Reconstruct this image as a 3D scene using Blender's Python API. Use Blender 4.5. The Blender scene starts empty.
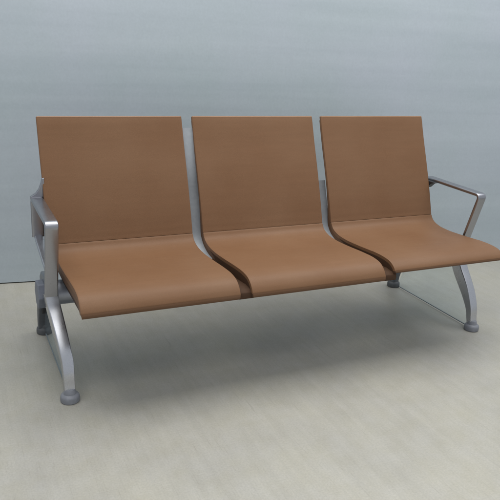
import bpy, bmesh, math
from mathutils import Vector, Matrix
from mathutils.geometry import interpolate_bezier

scene = bpy.context.scene
C = scene.collection

# ---------------------------------------------------------------- helpers
def link(name, bm, mat, parent=None, bevel=0.0, smooth=True, segs=3, angle=35):
    bmesh.ops.remove_doubles(bm, verts=bm.verts, dist=1e-6)
    bmesh.ops.recalc_face_normals(bm, faces=bm.faces)
    me = bpy.data.meshes.new(name)
    bm.to_mesh(me); bm.free()
    me.materials.append(mat)
    for p in me.polygons: p.use_smooth = smooth
    o = bpy.data.objects.new(name, me)
    C.objects.link(o)
    o.parent = parent
    if bevel > 0:
        m = o.modifiers.new('Bevel', 'BEVEL')
        m.width = bevel; m.segments = segs; m.limit_method = 'ANGLE'
        m.angle_limit = math.radians(angle); m.harden_normals = False
    if smooth:
        try: me.set_sharp_from_angle(angle=math.radians(38))
        except Exception: pass
    return o

def catmull(pts, n=10):
    out = []
    P = [Vector(p) for p in pts]
    P = [P[0]*2-P[1]] + P + [P[-1]*2-P[-2]]
    for i in range(1, len(P)-2):
        p0, p1, p2, p3 = P[i-1], P[i], P[i+1], P[i+2]
        # centripetal
        def tj(ti, a, b): return ti + max((b-a).length, 1e-6)**0.5
        t0 = 0; t1 = tj(t0, p0, p1); t2 = tj(t1, p1, p2); t3 = tj(t2, p2, p3)
        for k in range(n):
            t = t1 + (t2-t1)*k/n
            A1 = p0*((t1-t)/(t1-t0)) + p1*((t-t0)/(t1-t0))
            A2 = p1*((t2-t)/(t2-t1)) + p2*((t-t1)/(t2-t1))
            A3 = p2*((t3-t)/(t3-t2)) + p3*((t-t2)/(t3-t2))
            B1 = A1*((t2-t)/(t2-t0)) + A2*((t-t0)/(t2-t0))
            B2 = A2*((t3-t)/(t3-t1)) + A3*((t-t1)/(t3-t1))
            out.append(B1*((t2-t)/(t2-t1)) + B2*((t-t1)/(t2-t1)))
    out.append(P[-2])
    return out

def normals2(pts):
    N = []
    for i, p in enumerate(pts):
        a = pts[max(i-1, 0)]; b = pts[min(i+1, len(pts)-1)]
        d = (b-a).normalized()
        N.append(Vector((-d.y, d.x)))
    return N

def ribbon(bm, path, hw, ht, xc, xs=None, round_n=5, rf=.72):
    """bar of rounded rectangular section swept along a (y,z) path; hw/ht half width
    (along x) and half thickness, lists or scalars; xs = x centre per point"""
    n = len(path); N = normals2([Vector(p) for p in path])
    rings = []
    for i, p in enumerate(path):
        w = hw[i] if isinstance(hw, (list, tuple)) else hw
        t = ht[i] if isinstance(ht, (list, tuple)) else ht
        x0 = xs[i] if xs else xc
        r = min(w, t)*rf
        ring = []
        for (sx, st, a0) in ((1, 1, 0), (-1, 1, 90), (-1, -1, 180), (1, -1, 270)):
            for k in range(round_n):
                a = math.radians(a0 + 90*k/(round_n-1))
                u = sx*(w-r) + r*math.cos(a); v = st*(t-r) + r*math.sin(a)
                ring.append(bm.verts.new((x0+u, p[0]+N[i].x*v, p[1]+N[i].y*v)))
        rings.append(ring)
    m = len(rings[0])
    for i in range(n-1):
        for j in range(m):
            bm.faces.new((rings[i][j], rings[i][(j+1) % m], rings[i+1][(j+1) % m], rings[i+1][j]))
    bm.faces.new(rings[0]); bm.faces.new(rings[-1][::-1])

def prism_x(bm, poly, x0, x1):
    a = [bm.verts.new((x0, p[0], p[1])) for p in poly]
    b = [bm.verts.new((x1, p[0], p[1])) for p in poly]
    n = len(poly)
    for i in range(n):
        bm.faces.new((a[i], a[(i+1) % n], b[(i+1) % n], b[i]))
    bm.faces.new(a); bm.faces.new(b[::-1])

def lathe(bm, prof, cx, cy, n=40, sx=1, sy=1):
    rings = []
    for r, z in prof:
        rings.append([bm.verts.new((cx+sx*r*math.cos(2*math.pi*k/n), cy+sy*r*math.sin(2*math.pi*k/n), z)) for k in range(n)])
    for i in range(len(rings)-1):
        for k in range(n):
            bm.faces.new((rings[i][k], rings[i][(k+1) % n], rings[i+1][(k+1) % n], rings[i+1][k]))
    bm.faces.new(rings[0]); bm.faces.new(rings[-1][::-1])

def fillet(pts, r, n=6):
    """round the corners of an open polyline in (y,z)"""
    P = [Vector(p) for p in pts]; out = [P[0]]
    for i in range(1, len(P)-1):
        rr = r[i-1] if isinstance(r, (list, tuple)) else r
        a = (P[i-1]-P[i]); b = (P[i+1]-P[i])
        d = min(rr, a.length*.48, b.length*.48)
        s = P[i]+a.normalized()*d; e = P[i]+b.normalized()*d
        for k in range(n+1):
            t = k/n
            out.append(s*(1-t)**2 + P[i]*2*t*(1-t) + e*t*t)
    out.append(P[-1])
    return out

# ---------------------------------------------------------------- materials
def new_mat(name):
    m = bpy.data.materials.new(name); m.use_nodes = True
    nt = m.node_tree; b = nt.nodes['Principled BSDF']
    return m, nt, b
def noise(nt, scale, detail=4, rough=.5, mapscale=None, coord='Object', rot=(0,0,0)):
    tc = nt.nodes.new('ShaderNodeTexCoord'); mp = nt.nodes.new('ShaderNodeMapping')
    nt.links.new(tc.outputs[coord], mp.inputs[0])
    if mapscale: mp.inputs['Scale'].default_value = mapscale
    mp.inputs['Rotation'].default_value = rot
    n = nt.nodes.new('ShaderNodeTexNoise'); n.inputs['Scale'].default_value = scale
    n.inputs['Detail'].default_value = detail; n.inputs['Roughness'].default_value = rough
    nt.links.new(mp.outputs[0], n.inputs['Vector'])
    return n
def ramp(nt, src, stops):
    r = nt.nodes.new('ShaderNodeValToRGB'); e = r.color_ramp.elements
    while len(e) < len(stops): e.new(.5)
    for el, (p, c) in zip(e, stops):
        el.position = p; el.color = (c[0], c[1], c[2], 1)
    nt.links.new(src, r.inputs[0]); return r
def mixc(nt, a, b, fac, mode='MIX'):
    m = nt.nodes.new('ShaderNodeMix'); m.data_type = 'RGBA'; m.blend_type = mode
    for s, v in ((0, fac), (6, a), (7, b)):
        if hasattr(v, 'links'): nt.links.new(v, m.inputs[s])
        else: m.inputs[s].default_value = v
    return m.outputs[2]
def bump(nt, b, h, strength, dist):
    bp = nt.nodes.new('ShaderNodeBump'); bp.inputs['Strength'].default_value = strength
    bp.inputs['Distance'].default_value = dist
    nt.links.new(h, bp.inputs['Height']); nt.links.new(bp.outputs[0], b.inputs['Normal'])
    return bp

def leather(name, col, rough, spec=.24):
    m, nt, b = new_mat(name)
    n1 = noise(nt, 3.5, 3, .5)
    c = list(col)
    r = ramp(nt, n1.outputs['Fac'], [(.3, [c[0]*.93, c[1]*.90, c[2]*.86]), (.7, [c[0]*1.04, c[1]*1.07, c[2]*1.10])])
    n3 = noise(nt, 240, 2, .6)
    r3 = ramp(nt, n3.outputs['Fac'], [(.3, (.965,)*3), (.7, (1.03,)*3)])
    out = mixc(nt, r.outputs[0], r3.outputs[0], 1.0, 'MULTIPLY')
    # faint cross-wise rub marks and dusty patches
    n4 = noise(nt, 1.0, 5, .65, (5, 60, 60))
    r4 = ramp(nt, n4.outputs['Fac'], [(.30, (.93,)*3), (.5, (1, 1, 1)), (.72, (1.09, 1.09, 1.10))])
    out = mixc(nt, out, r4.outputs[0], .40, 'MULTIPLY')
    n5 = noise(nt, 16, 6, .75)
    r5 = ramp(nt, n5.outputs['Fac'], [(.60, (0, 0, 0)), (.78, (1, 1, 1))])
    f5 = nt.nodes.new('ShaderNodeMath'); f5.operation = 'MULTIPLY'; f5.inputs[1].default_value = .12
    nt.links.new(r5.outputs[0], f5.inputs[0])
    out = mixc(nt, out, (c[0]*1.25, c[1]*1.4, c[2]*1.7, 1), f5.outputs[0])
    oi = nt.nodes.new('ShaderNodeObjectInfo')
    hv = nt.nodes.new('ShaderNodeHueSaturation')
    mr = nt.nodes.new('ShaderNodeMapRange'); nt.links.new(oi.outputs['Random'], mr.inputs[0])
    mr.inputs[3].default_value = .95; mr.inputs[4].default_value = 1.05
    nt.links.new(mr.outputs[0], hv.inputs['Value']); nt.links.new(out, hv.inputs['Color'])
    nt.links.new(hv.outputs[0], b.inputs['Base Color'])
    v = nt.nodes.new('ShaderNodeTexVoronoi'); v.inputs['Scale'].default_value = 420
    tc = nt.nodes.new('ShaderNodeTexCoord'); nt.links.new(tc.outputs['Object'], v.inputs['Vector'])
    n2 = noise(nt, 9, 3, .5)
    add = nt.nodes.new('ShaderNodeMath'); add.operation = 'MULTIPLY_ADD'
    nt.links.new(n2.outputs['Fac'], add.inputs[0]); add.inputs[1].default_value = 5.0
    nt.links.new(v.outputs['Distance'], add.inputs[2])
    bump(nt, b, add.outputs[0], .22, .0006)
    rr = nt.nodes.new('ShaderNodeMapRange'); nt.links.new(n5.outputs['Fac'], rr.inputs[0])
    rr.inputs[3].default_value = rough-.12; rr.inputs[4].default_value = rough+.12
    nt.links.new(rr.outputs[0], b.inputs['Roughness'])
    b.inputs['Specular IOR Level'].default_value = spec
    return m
M = {}
M['leather'] = leather('brown_leather', (.194, .101, .051), .50)
M['edge'] = leather('shaded_edge', (.150, .078, .041), .5)
M['piping'] = leather('highlight_piping', (.42, .25, .16), .5)
M['gap'] = leather('shaded_gap_brown', (.075, .042, .026), .65, .10)  # darkest copy of the brown, shading of the seat sides put into it
M['under'] = leather('underside_brown', (.075, .050, .040), .6)

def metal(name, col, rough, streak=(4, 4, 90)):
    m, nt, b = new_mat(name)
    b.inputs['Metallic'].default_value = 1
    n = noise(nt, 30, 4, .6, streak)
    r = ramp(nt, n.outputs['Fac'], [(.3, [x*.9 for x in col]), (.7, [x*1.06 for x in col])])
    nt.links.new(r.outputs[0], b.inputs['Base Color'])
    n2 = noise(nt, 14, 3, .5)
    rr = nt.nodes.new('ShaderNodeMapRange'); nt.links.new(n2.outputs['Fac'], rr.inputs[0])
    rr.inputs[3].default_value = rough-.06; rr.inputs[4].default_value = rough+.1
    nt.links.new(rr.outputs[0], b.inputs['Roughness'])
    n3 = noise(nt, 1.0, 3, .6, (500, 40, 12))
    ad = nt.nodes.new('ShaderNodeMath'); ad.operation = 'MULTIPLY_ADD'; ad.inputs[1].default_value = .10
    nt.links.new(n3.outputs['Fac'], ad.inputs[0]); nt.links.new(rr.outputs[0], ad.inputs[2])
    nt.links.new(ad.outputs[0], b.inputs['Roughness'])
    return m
M['alu'] = metal('satin_aluminium', (.55, .56, .59), .22)
M['alu_arm'] = metal('armrest_aluminium', (.40, .405, .435), .24)
M['alu_dark'] = metal('grey_aluminium', (.30, .32, .35), .38)
M['cast'] = metal('cast_aluminium', (.40, .42, .47), .40)
M['alu_shade'] = metal('shaded_aluminium', (.17, .18, .20), .42)  # aluminium of the rear legs, shade under the bench put into its colour
m, nt, b = new_mat('black_plastic'); b.inputs['Base Color'].default_value = (.02, .02, .022, 1); b.inputs['Roughness'].default_value = .45
n = noise(nt, 200, 2); bump(nt, b, n.outputs['Fac'], .2, .0003); M['black'] = m
m, nt, b = new_mat('foot_plastic'); b.inputs['Roughness'].default_value = .45
n = noise(nt, 40, 4); r = ramp(nt, n.outputs['Fac'], [(.3, (.19, .20, .225)), (.7, (.26, .27, .30))])
nt.links.new(r.outputs[0], b.inputs['Base Color']); M['foot'] = m

m, nt, b = new_mat('shaded_wall_grey'); b.inputs['Roughness'].default_value = .45  # wall grey with its shadow put into the colour
n = noise(nt, 60, 4); r = ramp(nt, n.outputs['Fac'], [(.3, (.30, .325, .35)), (.7, (.34, .365, .39))])
nt.links.new(r.outputs[0], b.inputs['Base Color']); M['gap_shade'] = m

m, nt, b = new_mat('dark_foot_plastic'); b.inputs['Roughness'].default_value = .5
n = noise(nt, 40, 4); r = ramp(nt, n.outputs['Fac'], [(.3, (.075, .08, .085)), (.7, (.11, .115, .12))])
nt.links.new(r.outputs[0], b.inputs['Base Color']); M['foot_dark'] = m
m, nt, b = new_mat('cap_plastic'); b.inputs['Roughness'].default_value = .5
n = noise(nt, 80, 4); r = ramp(nt, n.outputs['Fac'], [(.3, (.14, .155, .19)), (.7, (.18, .195, .235))])
nt.links.new(r.outputs[0], b.inputs['Base Color']); M['cap'] = m

# clear film-like sheet imitating a paler patch of floor between the legs
m, nt, b = new_mat('clear_pane')
out = nt.nodes['Material Output']
tr = nt.nodes.new('ShaderNodeBsdfTransparent'); tr.inputs[0].default_value = (.93, .96, .97, 1)
b.inputs['Base Color'].default_value = (.72, .80, .86, 1); b.inputs['Roughness'].default_value = .15
n = noise(nt, 9, 3, .5)
rr = nt.nodes.new('ShaderNodeMapRange'); nt.links.new(n.outputs['Fac'], rr.inputs[0])
rr.inputs[3].default_value = .04; rr.inputs[4].default_value = .10
mx = nt.nodes.new('ShaderNodeMixShader'); nt.links.new(rr.outputs[0], mx.inputs[0])
nt.links.new(tr.outputs[0], mx.inputs[1]); nt.links.new(b.outputs[0], mx.inputs[2])
nt.links.new(mx.outputs[0], out.inputs['Surface']); M['pane'] = m
m, nt, b = new_mat('pane_edge'); b.inputs['Base Color'].default_value = (.22, .24, .25, 1); b.inputs['Roughness'].default_value = .3
n = noise(nt, 60, 2); bump(nt, b, n.outputs['Fac'], .1, .0003); M['pane_edge'] = m

# floor : pale vinyl with fine streaks running away from the camera
m, nt, b = new_mat('vinyl_floor')
ROT = (0, 0, math.radians(-8))
n1 = noise(nt, 1.0, 5, .6, (34, 1.6, 1), 'Object', ROT)
n2 = noise(nt, 2.2, 4, .6)
n3 = noise(nt, 1.0, 3, .6, (300, 9, 1), 'Object', ROT)
n4 = noise(nt, 160, 2, .6)
c1 = ramp(nt, n1.outputs['Fac'], [(.25, (.375, .365, .318)), (.75, (.415, .404, .352))])
c2 = ramp(nt, n2.outputs['Fac'], [(.3, (.93, .93, .96)), (.7, (1.06, 1.05, 1.02))])
c3 = ramp(nt, n3.outputs['Fac'], [(.25, (.86, .85, .83)), (.40, (1, 1, 1)), (.8, (1.04, 1.04, 1.04))])
c4 = ramp(nt, n4.outputs['Fac'], [(.3, (.92, .92, .92)), (.7, (1.06, 1.06, 1.06))])
c = mixc(nt, c1.outputs[0], c2.outputs[0], 1.0, 'MULTIPLY')
c = mixc(nt, c, c3.outputs[0], 1.0, 'MULTIPLY')
c = mixc(nt, c, c4.outputs[0], 1.0, 'MULTIPLY')
n5 = noise(nt, 1.0, 2, .5, (75, 2.2, 1), 'Object', (0, 0, math.radians(-14)))
c5 = ramp(nt, n5.outputs['Fac'], [(.26, (.89, .88, .87)), (.30, (1, 1, 1)), (.74, (1, 1, 1)), (.80, (1.10, 1.10, 1.09))])
c = mixc(nt, c, c5.outputs[0], 1.0, 'MULTIPLY')
n6 = noise(nt, 11, 6, .7)
c6 = ramp(nt, n6.outputs['Fac'], [(.35, (.96, .95, .93)), (.65, (1.03, 1.03, 1.06))])
c = mixc(nt, c, c6.outputs[0], 1.0, 'MULTIPLY')
nt.links.new(c, b.inputs['Base Color'])
rr = nt.nodes.new('ShaderNodeMapRange'); nt.links.new(n2.outputs['Fac'], rr.inputs[0])
rr.inputs[3].default_value = .26; rr.inputs[4].default_value = .52
nt.links.new(rr.outputs[0], b.inputs['Roughness'])
bump(nt, b, n3.outputs['Fac'], .15, .0006)
M['floor'] = m

# wall : blue-grey painted, faint wide horizontal bands
m, nt, b = new_mat('painted_wall')
n1 = noise(nt, 1.0, 4, .5, (.55, .55, 7.5))
n2 = noise(nt, 1.6, 3, .5)
n3 = noise(nt, 90, 3, .6)
c1 = ramp(nt, n1.outputs['Fac'], [(.25, (.425, .480, .520)), (.75, (.485, .540, .580))])
c2 = ramp(nt, n2.outputs['Fac'], [(.3, (.95, .98, .96)), (.7, (1.04, 1.02, 1.05))])
c3 = ramp(nt, n3.outputs['Fac'], [(.3, (.97,)*3), (.7, (1.03,)*3)])
c = mixc(nt, c1.outputs[0], c2.outputs[0], 1.0, 'MULTIPLY')
c = mixc(nt, c, c3.outputs[0], 1.0, 'MULTIPLY')
n4 = noise(nt, 1.0, 3, .55, (.35, .35, 17), 'Object', (0, math.radians(1.5), 0))
c4 = ramp(nt, n4.outputs['Fac'], [(.36, (.972, .975, .978)), (.48, (1, 1, 1)), (.7, (1.02, 1.02, 1.02))])
c = mixc(nt, c, c4.outputs[0], 1.0, 'MULTIPLY')
n5 = noise(nt, 26, 5, .7)
c5 = ramp(nt, n5.outputs['Fac'], [(.3, (.975,)*3), (.7, (1.02,)*3)])
c = mixc(nt, c, c5.outputs[0], 1.0, 'MULTIPLY')
nt.links.new(c, b.inputs['Base Color']); b.inputs['Roughness'].default_value = .42
bump(nt, b, n3.outputs['Fac'], .12, .001)
M['wall'] = m
m, nt, b = new_mat('joint_shadow_gap'); b.inputs['Base Color'].default_value = (.05, .055, .05, 1); b.inputs['Roughness'].default_value = .7
n = noise(nt, 60, 2); bump(nt, b, n.outputs['Fac'], .2, .001); M['joint'] = m

# ---------------------------------------------------------------- setting
bm = bmesh.new()
vs = [bm.verts.new(v) for v in ((-6, -6, 0), (9, -6, 0), (9, 3, 0), (-6, 3, 0))]; bm.faces.new(vs)
floor = link('floor', bm, M['floor'], smooth=False); floor['kind'] = 'structure'

# the wall line found from its foot in the photograph
A = Vector((-.118, .878)); B = Vector((2.783, .492)); D = (B-A).normalized(); Nw = Vector((D.y, -D.x))
wall_root = Matrix.Translation((A.x, A.y, 0)) @ Matrix.Rotation(math.atan2(D.y, D.x), 4, 'Z')
bm = bmesh.new(); bmesh.ops.create_cube(bm, size=1)
for v in bm.verts: v.co = Vector((v.co.x*12+1.0, v.co.y*.12+.06, v.co.z*3.4+1.7+.006))
wall = link('wall', bm, M['wall'], smooth=False); wall.matrix_world = wall_root; wall['kind'] = 'structure'
bm = bmesh.new(); bmesh.ops.create_cube(bm, size=1)
for v in bm.verts: v.co = Vector((v.co.x*12+1.0, v.co.y*.02+.012, v.co.z*.006+.003))
gap = link('wall_joint', bm, M['joint'], smooth=False); gap.matrix_world = wall_root; gap['kind'] = 'structure'

# ---------------------------------------------------------------- bench
W, G = .56, .045
L = 3*W + 2*G
bench = bpy.data.objects.new('waiting_bench', None); C.objects.link(bench)
bench.location = (0, 0, 0)
bench['label'] = 'three-seat brown leather waiting bench with aluminium armrests and legs before a grey wall'
bench['category'] = 'bench'

PROF = [(.188, .902), (.150, .80), (.109, .70), (.078, .62), (.054, .555), (.034, .495), (.022, .462),
        (.004, .440), (-.036, .4255), (-.10, .4205), (-.20, .4245), (-.30, .4315), (-.375, .4330),
        (-.420, .4245), (-.447, .404), (-.459, .384), (-.461, .374), (-.457, .3665), (-.447, .3625)]
curve = catmull(PROF, 8)
SEAM = 6*8                                   # index of the seam point
def make_pad(name, pts, x0, x1, thick, mat, skew=None, flare=0):
    """upholstered pad: pts = top surface (y,z) list, thick(t) depth along normal"""
    N = normals2(pts)
    if N[len(N)//2].y < 0 : N = [-n for n in N]
    # make normals face up/forward
    N = [n if (n.x*-0.6+n.y*.8) > 0 else -n for n in N]
    bm = bmesh.new()
    n = len(pts)
    soft = [0, .0015, .004, .008, .014, .024]
    drop = [.0014, .0006, .0001, 0, 0, 0]
    xs, dr = [], []
    for a, d in zip(soft, drop): xs.append(a); dr.append(d)
    for k in range(1, 8): xs.append(.024 + (x1-x0-.048)*k/8); dr.append(0)
    for a, d in zip(soft[::-1], drop[::-1]): xs.append((x1-x0)-a); dr.append(d)
    rings = []
    for a, d in zip(xs, dr):
        top, bot = [], []
        for i, p in enumerate(pts):
            t = i/(n-1); ed = min(i, n-1-i)
            e2 = {0: .0012, 1: .0003}.get(ed, 0)
            xl = x0 + (skew(p) if skew else 0)
            x = xl + a*(x1-xl)/(x1-x0)
            q = p - N[i]*(d+e2)
            th = thick(t)
            q2 = p - N[i]*(th - .5*d - .5*e2)
            top.append(bm.verts.new((x, q.x, q.y))); bot.append(bm.verts.new((x, q2.x, q2.y)))
        rings.append(top + bot[::-1])
    m = len(rings[0])
    for r1, r2 in zip(rings, rings[1:]):
        for j in range(m):
            bm.faces.new((r1[j], r1[(j+1) % m], r2[(j+1) % m], r2[j]))
    for r in (rings[0], rings[-1]):
        for i in range(n-1):
            bm.faces.new((r[i], r[i+1], r[m-2-i], r[m-1-i]))
    return bm

def edge_strip(pts, x0, x1, t0, t1):
    """solid shell layer under the pad"""
    pass

back_pts = curve[:SEAM+1]
seat_pts = curve[SEAM:15*8+2]
back_pts = back_pts[:-1] + [back_pts[-1] + Vector((.0002, .0006))]
seat_pts = [seat_pts[0] + Vector((-.0003, -.0005))] + seat_pts[1:]

base_curve, base_seat = curve, seat_pts
def shorten(pts):
    o = []
    for p in pts:
        q = Vector(p)
        if q.x < -.30:
            q.x = -.30 - (-.30-q.x)*.96
            if q.y < .4345: q.y = .4345 - (.4345-q.y)*.66
        o.append(q)
    return o
for s in range(3):
    curve, seat_pts = (shorten(base_curve), shorten(base_seat)) if s == 2 else (base_curve, base_seat)
    dz = .022 if s == 2 else 0
    x0 = s*(W+G); x1 = x0+W
    skew = (lambda p: .020*min(1, max(0, (.60-p.y)/.16))) if s == 0 else None
    back = link('backrest', make_pad('backrest', back_pts, x0, x1, lambda t: .013, M['leather'], skew), M['leather'], bench)
    seat = link('seat', make_pad('seat', seat_pts, x0, x1, lambda t: .015+.004*min(1, t*2), M['leather'], skew), M['leather'], bench)
    # plywood shell below the upholstery, side and lip shading put into its darker brown
    Nn = normals2(curve)
    if Nn[10].x > 0: Nn = [-n for n in Nn]
    lo = [p - n*(.0122 if i < 15*8-1 else .0006) for i, (p, n) in enumerate(zip(curve, Nn))]
    bm = bmesh.new()
    ins = .0015
    sk = (lambda p: skew(p)) if skew else (lambda p: 0)
    a_, b_, c_, d_ = [], [], [], []
    nL = len(lo)
    for i in range(1, nL-1):
        p = lo[i]; n = Nn[i]
        t = min(1, max(0, (i-20)/45))
        th = .006 + .024*t*t*(3-2*t)
        if i >= 100: th *= max(.40, 1-(i-100)/40)
        if i >= 15*8-1: th = .0128
        q = p - n*th
        a_.append(bm.verts.new((x0+ins+sk(p), p.x, p.y))); b_.append(bm.verts.new((x1-ins, p.x, p.y)))
        c_.append(bm.verts.new((x0+ins+sk(p), q.x, q.y))); d_.append(bm.verts.new((x1-ins, q.x, q.y)))
    for j in range(1, 22):                      # rounded front corners
        inn = .010*(1-math.sqrt(max(0, 1-((22-j)/22)**2)))
        for l_, sg in ((a_, 1), (c_, 1), (b_, -1), (d_, -1)):
            l_[-j].co.x += sg*inn
    for i in range(len(a_)-1):
        bm.faces.new((a_[i], a_[i+1], b_[i+1], b_[i])); bm.faces.new((c_[i], d_[i], d_[i+1], c_[i+1]))
        bm.faces.new((a_[i], c_[i], c_[i+1], a_[i+1])); bm.faces.new((b_[i], b_[i+1], d_[i+1], d_[i]))
    bm.faces.new((a_[0], b_[0], d_[0], c_[0])); bm.faces.new((a_[-1], c_[-1], d_[-1], b_[-1]))
    shell = link('seat_shell', bm, M['edge'], bench, bevel=.0012, segs=2)
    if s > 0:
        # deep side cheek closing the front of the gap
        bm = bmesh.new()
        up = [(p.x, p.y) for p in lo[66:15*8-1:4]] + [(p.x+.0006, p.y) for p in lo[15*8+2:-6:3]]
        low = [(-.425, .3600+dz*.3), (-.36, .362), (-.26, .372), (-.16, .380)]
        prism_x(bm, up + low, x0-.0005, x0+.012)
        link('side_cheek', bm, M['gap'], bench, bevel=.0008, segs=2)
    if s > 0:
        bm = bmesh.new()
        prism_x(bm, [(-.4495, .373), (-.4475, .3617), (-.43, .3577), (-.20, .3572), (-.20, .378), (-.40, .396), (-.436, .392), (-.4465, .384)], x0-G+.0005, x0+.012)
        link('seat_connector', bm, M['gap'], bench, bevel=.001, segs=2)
    # thin piping on the top edge, the edge highlight painted in its pale tan
    bm = bmesh.new()
    p = curve[0]
    prism_x(bm, [(p.x+.000, p.y-.0022), (p.x+.001, p.y+.0016), (p.x+.015, p.y-.0020), (p.x+.015, p.y-.006)], x0+.002, x1-.002)
    link('top_trim', bm, M['piping'], bench, bevel=.001, segs=2)
    # under-frame pan of each seat
    bm = bmesh.new()
    prism_x(bm, [(-.425, .374+dz), (-.422, .3585+dz), (-.40, .354+dz), (-.10, .346), (.03, .348), (.03, .372), (-.10, .378), (-.40, .380)], x0+.012+(.02 if s == 0 else 0), x1-.012)
    link('seat_pan', bm, M['under'], bench, bevel=.003, segs=2)

# cross beam (faceted tube) under the seats
bm = bmesh.new()
by, bz = -.055, .303
poly = [(by+.045*math.cos(math.radians(a)), bz+.045*math.sin(math.radians(a))) for a in range(15, 375, 30)]
prism_x(bm, poly, -.020, L+.030)
beam = link('beam', bm, M['cast'], bench, bevel=.002, segs=2)
def brackets(x):
    bm = bmesh.new()
    prism_x(bm, [(-.20, .354), (.05, .350), (.02, .300), (-.03, .276), (-.10, .285), (-.15, .33)], x-.02, x+.02)
    return bm
for x in (.10, .46, .705, 1.065, 1.31, 1.67):
    link('seat_bracket', brackets(x), M['alu_dark'], bench, bevel=.003)

# added strips behind the seat gaps, coloured like the shadowed wall there
gap_shade_prof = [(.105, .640), (.093, .60), (.072, .545), (.052, .485), (.036, .450), (.006, .420), (-.040, .400), (-.10, .390)]
sp = catmull(gap_shade_prof, 6)
for x in (W+G/2, 2*W+G*1.5):
    tall = [Vector((.166, .868)), Vector((.150, .820)), Vector((.132, .760)), Vector((.114, .700))] if x < W+G else []
    bm = bmesh.new(); ribbon(bm, [(p.x+.020, p.y-.012) for p in tall+sp], .032, .006, x, rf=.3)
    link('gap_shade', bm, M['gap_shade'], bench)

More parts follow.
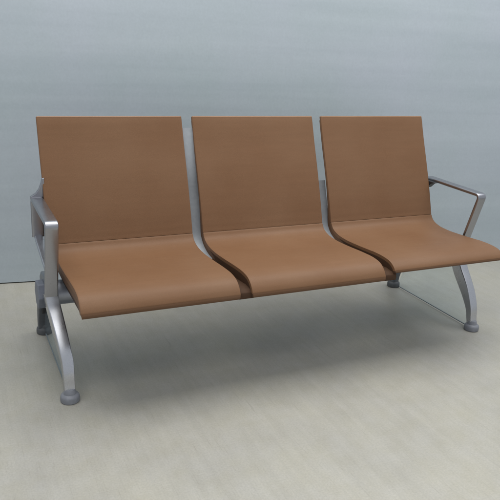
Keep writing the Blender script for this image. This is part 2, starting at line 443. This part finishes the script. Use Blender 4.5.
# --- end frames : armrest loop, legs, feet, hub
def end_frame(side):
    left = side == 'l'
    xc = -.0225 if left else 1.815
    hw = .0225 if left else .0235
    # armrest loop
    rear = .105 if left else .112
    top = .622 - .007
    path = [(rear+.004, .47), (rear, top), (-.232, top-.002), (-.158, .335)]
    if left:
        pts = fillet(path, [.022, .020], 7)
        bm = bmesh.new(); ribbon(bm, [tuple(p) for p in pts], hw, .0075, xc)
        arm = link('armrest', bm, M['alu_arm'], bench)
        # fillet web rising to the backrest
        bm = bmesh.new()
        prof = [(-.0445, .612), (.006, .612), (.006, .694), (-.002, .690), (-.006, .672), (-.014, .652), (-.026, .636), (-.0445, .6245)]
        a = [bm.verts.new((x, .098, z)) for x, z in prof]; b2 = [bm.verts.new((x, .113, z)) for x, z in prof]
        k = len(prof)
        for i in range(k): bm.faces.new((a[i], a[(i+1) % k], b2[(i+1) % k], b2[i]))
        bm.faces.new(a); bm.faces.new(b2[::-1])
        link('arm_web', bm, M['alu_arm'], arm, bevel=.002, segs=3)
    else:
        path = [(rear+.01, top+.001), (-.232, top-.002), (-.158, .335)]
        pts = fillet(path, [.022], 8)
        bm = bmesh.new(); ribbon(bm, [tuple(p) for p in pts], hw*.93, .0075, xc)
        arm = link('armrest', bm, M['alu_arm'], bench)
        bm = bmesh.new()
        prism_x(bm, [(.118, .612), (.030, .612), (.060, .602), (.085, .580), (.100, .575), (.118, .575)], 1.772, 1.80)
        link('arm_bracket', bm, M['black'], arm, bevel=.002)
    # lower rail of the loop
    rl = catmull([(.112, .472), (.02, .452), (-.08, .432), (-.155, .418)], 6)
    if left:
        bm = bmesh.new(); ribbon(bm, [tuple(p) for p in rl], .016, .006, xc)
        link('lower_rail', bm, M['alu'], arm)
    # hub casting round the beam end
    bm = bmesh.new()
    hub = [(-.165, .350), (-.150, .385), (-.09, .385), (.00, .370), (.030, .345), (.030, .300), (.0, .262), (-.06, .250), (-.12, .268), (-.155, .305)]
    prism_x(bm, hub, xc-.013, xc+.017)
    link('hub', bm, M['alu_dark'], bench, bevel=.006, segs=3)
    # beam end cap outside the hub
    bm = bmesh.new()
    sgn = -1 if left else 1
    poly = [(by+.053*math.cos(math.radians(a)), bz+.001+.053*math.sin(math.radians(a))) for a in range(0, 360, 60)]
    xa, xb = xc+sgn*.004, xc+sgn*.036
    prism_x(bm, poly, min(xa, xb), max(xa, xb))
    link('end_cap', bm, M['cap'], bench, bevel=.004, segs=3)
    # legs
    xf = 0.004 if left else 1.808
    for front in (True, False):
        if front:
            cl = [(-.135, .335), (-.150, .290), (-.178, .247), (-.218, .200), (-.258, .150), (-.285, .100), (-.296, .055), (-.304, .022)]
            tk = [.030, .030, .031, .030, .026, .020, .016, .015]
        else:
            cl = [(.005, .305), (.045, .290), (.105, .262), (.165, .220), (.215, .170), (.248, .110), (.262, .060), (.264, .022)]
            tk = [.030, .030, .031, .031, .029, .025, .021, .019]
        cc = catmull(cl, 6); cw = catmull([(t, 0) for t in tk], 6)
        n = len(cc)
        xs = [xc + (xf-(0 if front or left else .014)-xc)*min(1, (i/(n-1))*1.6) for i in range(n)]
        ws = [.0235 - .0060*(i/(n-1)) for i in range(n)] if front else [(.0255 if left else .019) for i in range(n)]
        bm = bmesh.new()
        ribbon(bm, [tuple(p) for p in cc], ws, [w.x*.92 for w in cw], 0, xs, rf=.22)
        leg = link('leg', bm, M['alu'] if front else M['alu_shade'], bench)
        # recessed outer face panel of the leg
        bm = bmesh.new()
        if not front:
            j = int(n*.55)
            path = [tuple(cc[q] - Vector((.030, .0))*(cw[q].x/.030)*.98 - Vector((0, .012))) for q in range(int(n*.42), int(n*.72))]
            ribbon(bm, path, .010, .0035, xs[j], rf=.8)
            link('leg_slot', bm, M['black'], leg); bm = bmesh.new()
        fy, fx = cc[-1].x, xf - (0 if front or left else .014)
        lathe(bm, [(.017, .046), (.0205, .038), (.022, .030), (.028, .0265), (.0315, .0225), (.0325, .018), (.033, .006), (.0320, .002), (.030, 0.0005)], fx, fy-.002 if front else fy)
        link('foot', bm, M['foot'] if front else M['foot_dark'], leg)
    # clear sheet standing in for the paler floor between the two legs
    bm = bmesh.new()
    poly = [(-.275, .010), (-.255, .09), (-.215, .17), (-.155, .235), (-.09, .258), (-.03, .258), (.07, .225), (.15, .165), (.215, .10), (.245, .010)]
    prism_x(bm, poly, xf-.0015, xf+.0015)
    pane = link('stand_in_pane', bm, M['pane'], bench, smooth=False)
    bm = bmesh.new()
    prism_x(bm, [(-.275, .006), (-.275, .0098), (.245, .0098), (.245, .006)], xf-.002, xf+.002)
    link('pane_edge', bm, M['pane_edge'], pane, smooth=False)
end_frame('l'); end_frame('r')

# ---------------------------------------------------------------- light
def area(name, loc, target, sx, sy, power, col):
    l = bpy.data.lights.new(name, 'AREA'); l.shape = 'RECTANGLE'; l.size = sx; l.size_y = sy
    l.energy = power; l.color = col
    o = bpy.data.objects.new(name, l); C.objects.link(o)
    o.location = loc
    o.rotation_euler = (Vector(target)-Vector(loc)).to_track_quat('-Z', 'Y').to_euler()
    return o
area('overhead_light', (1.0, -.10, 2.9), (1.0, -.14, 0), 4.4, 1.9, 82, (1, .985, .95))
area('overhead_light', (3.2, -.5, 3.2), (2.2, .5, 1.0), 1.6, 1.6, 13, (.95, .97, 1))
l = area('overhead_light', (.3, -2.4, 3.0), (.3, -2.1, 0), 4.0, 1.0, 14, (1, .985, .95)); l.data.spread = math.radians(90)  # added fill lamp that brightens the floor in front of the bench
w = bpy.data.worlds.new('World'); scene.world = w; w.use_nodes = True
w.node_tree.nodes['Background'].inputs[0].default_value = (.88, .93, 1, 1)
w.node_tree.nodes['Background'].inputs[1].default_value = .53

# ---------------------------------------------------------------- camera
yaw, pitch, roll, f = .4527, .3181, .0569, 655.9
cy, sy = math.cos(yaw), math.sin(yaw); cp, sp_ = math.cos(pitch), math.sin(pitch)
fw = Vector((sy*cp, cy*cp, -sp_)); r = Vector((cy, -sy, 0)); u = r.cross(fw)
cr, sr = math.cos(roll), math.sin(roll)
r2 = r*cr + u*sr; u2 = u*cr - r*sr
cam = bpy.data.cameras.new('camera'); co = bpy.data.objects.new('camera', cam); C.objects.link(co)
mw = Matrix((( r2.x, u2.x, -fw.x, -.3296), (r2.y, u2.y, -fw.y, -2.3387), (r2.z, u2.z, -fw.z, 1.2322), (0, 0, 0, 1)))
co.matrix_world = mw
cam.sensor_fit = 'HORIZONTAL'; cam.sensor_width = 36; cam.lens = f/500*36
cam.clip_end = 200; cam.clip_start = .01
scene.camera = co
scene.view_settings.view_transform = 'Standard'; scene.view_settings.look = 'None'
scene.view_settings.exposure = .06; scene.view_settings.gamma = 1
scene.render.engine = 'CYCLES'
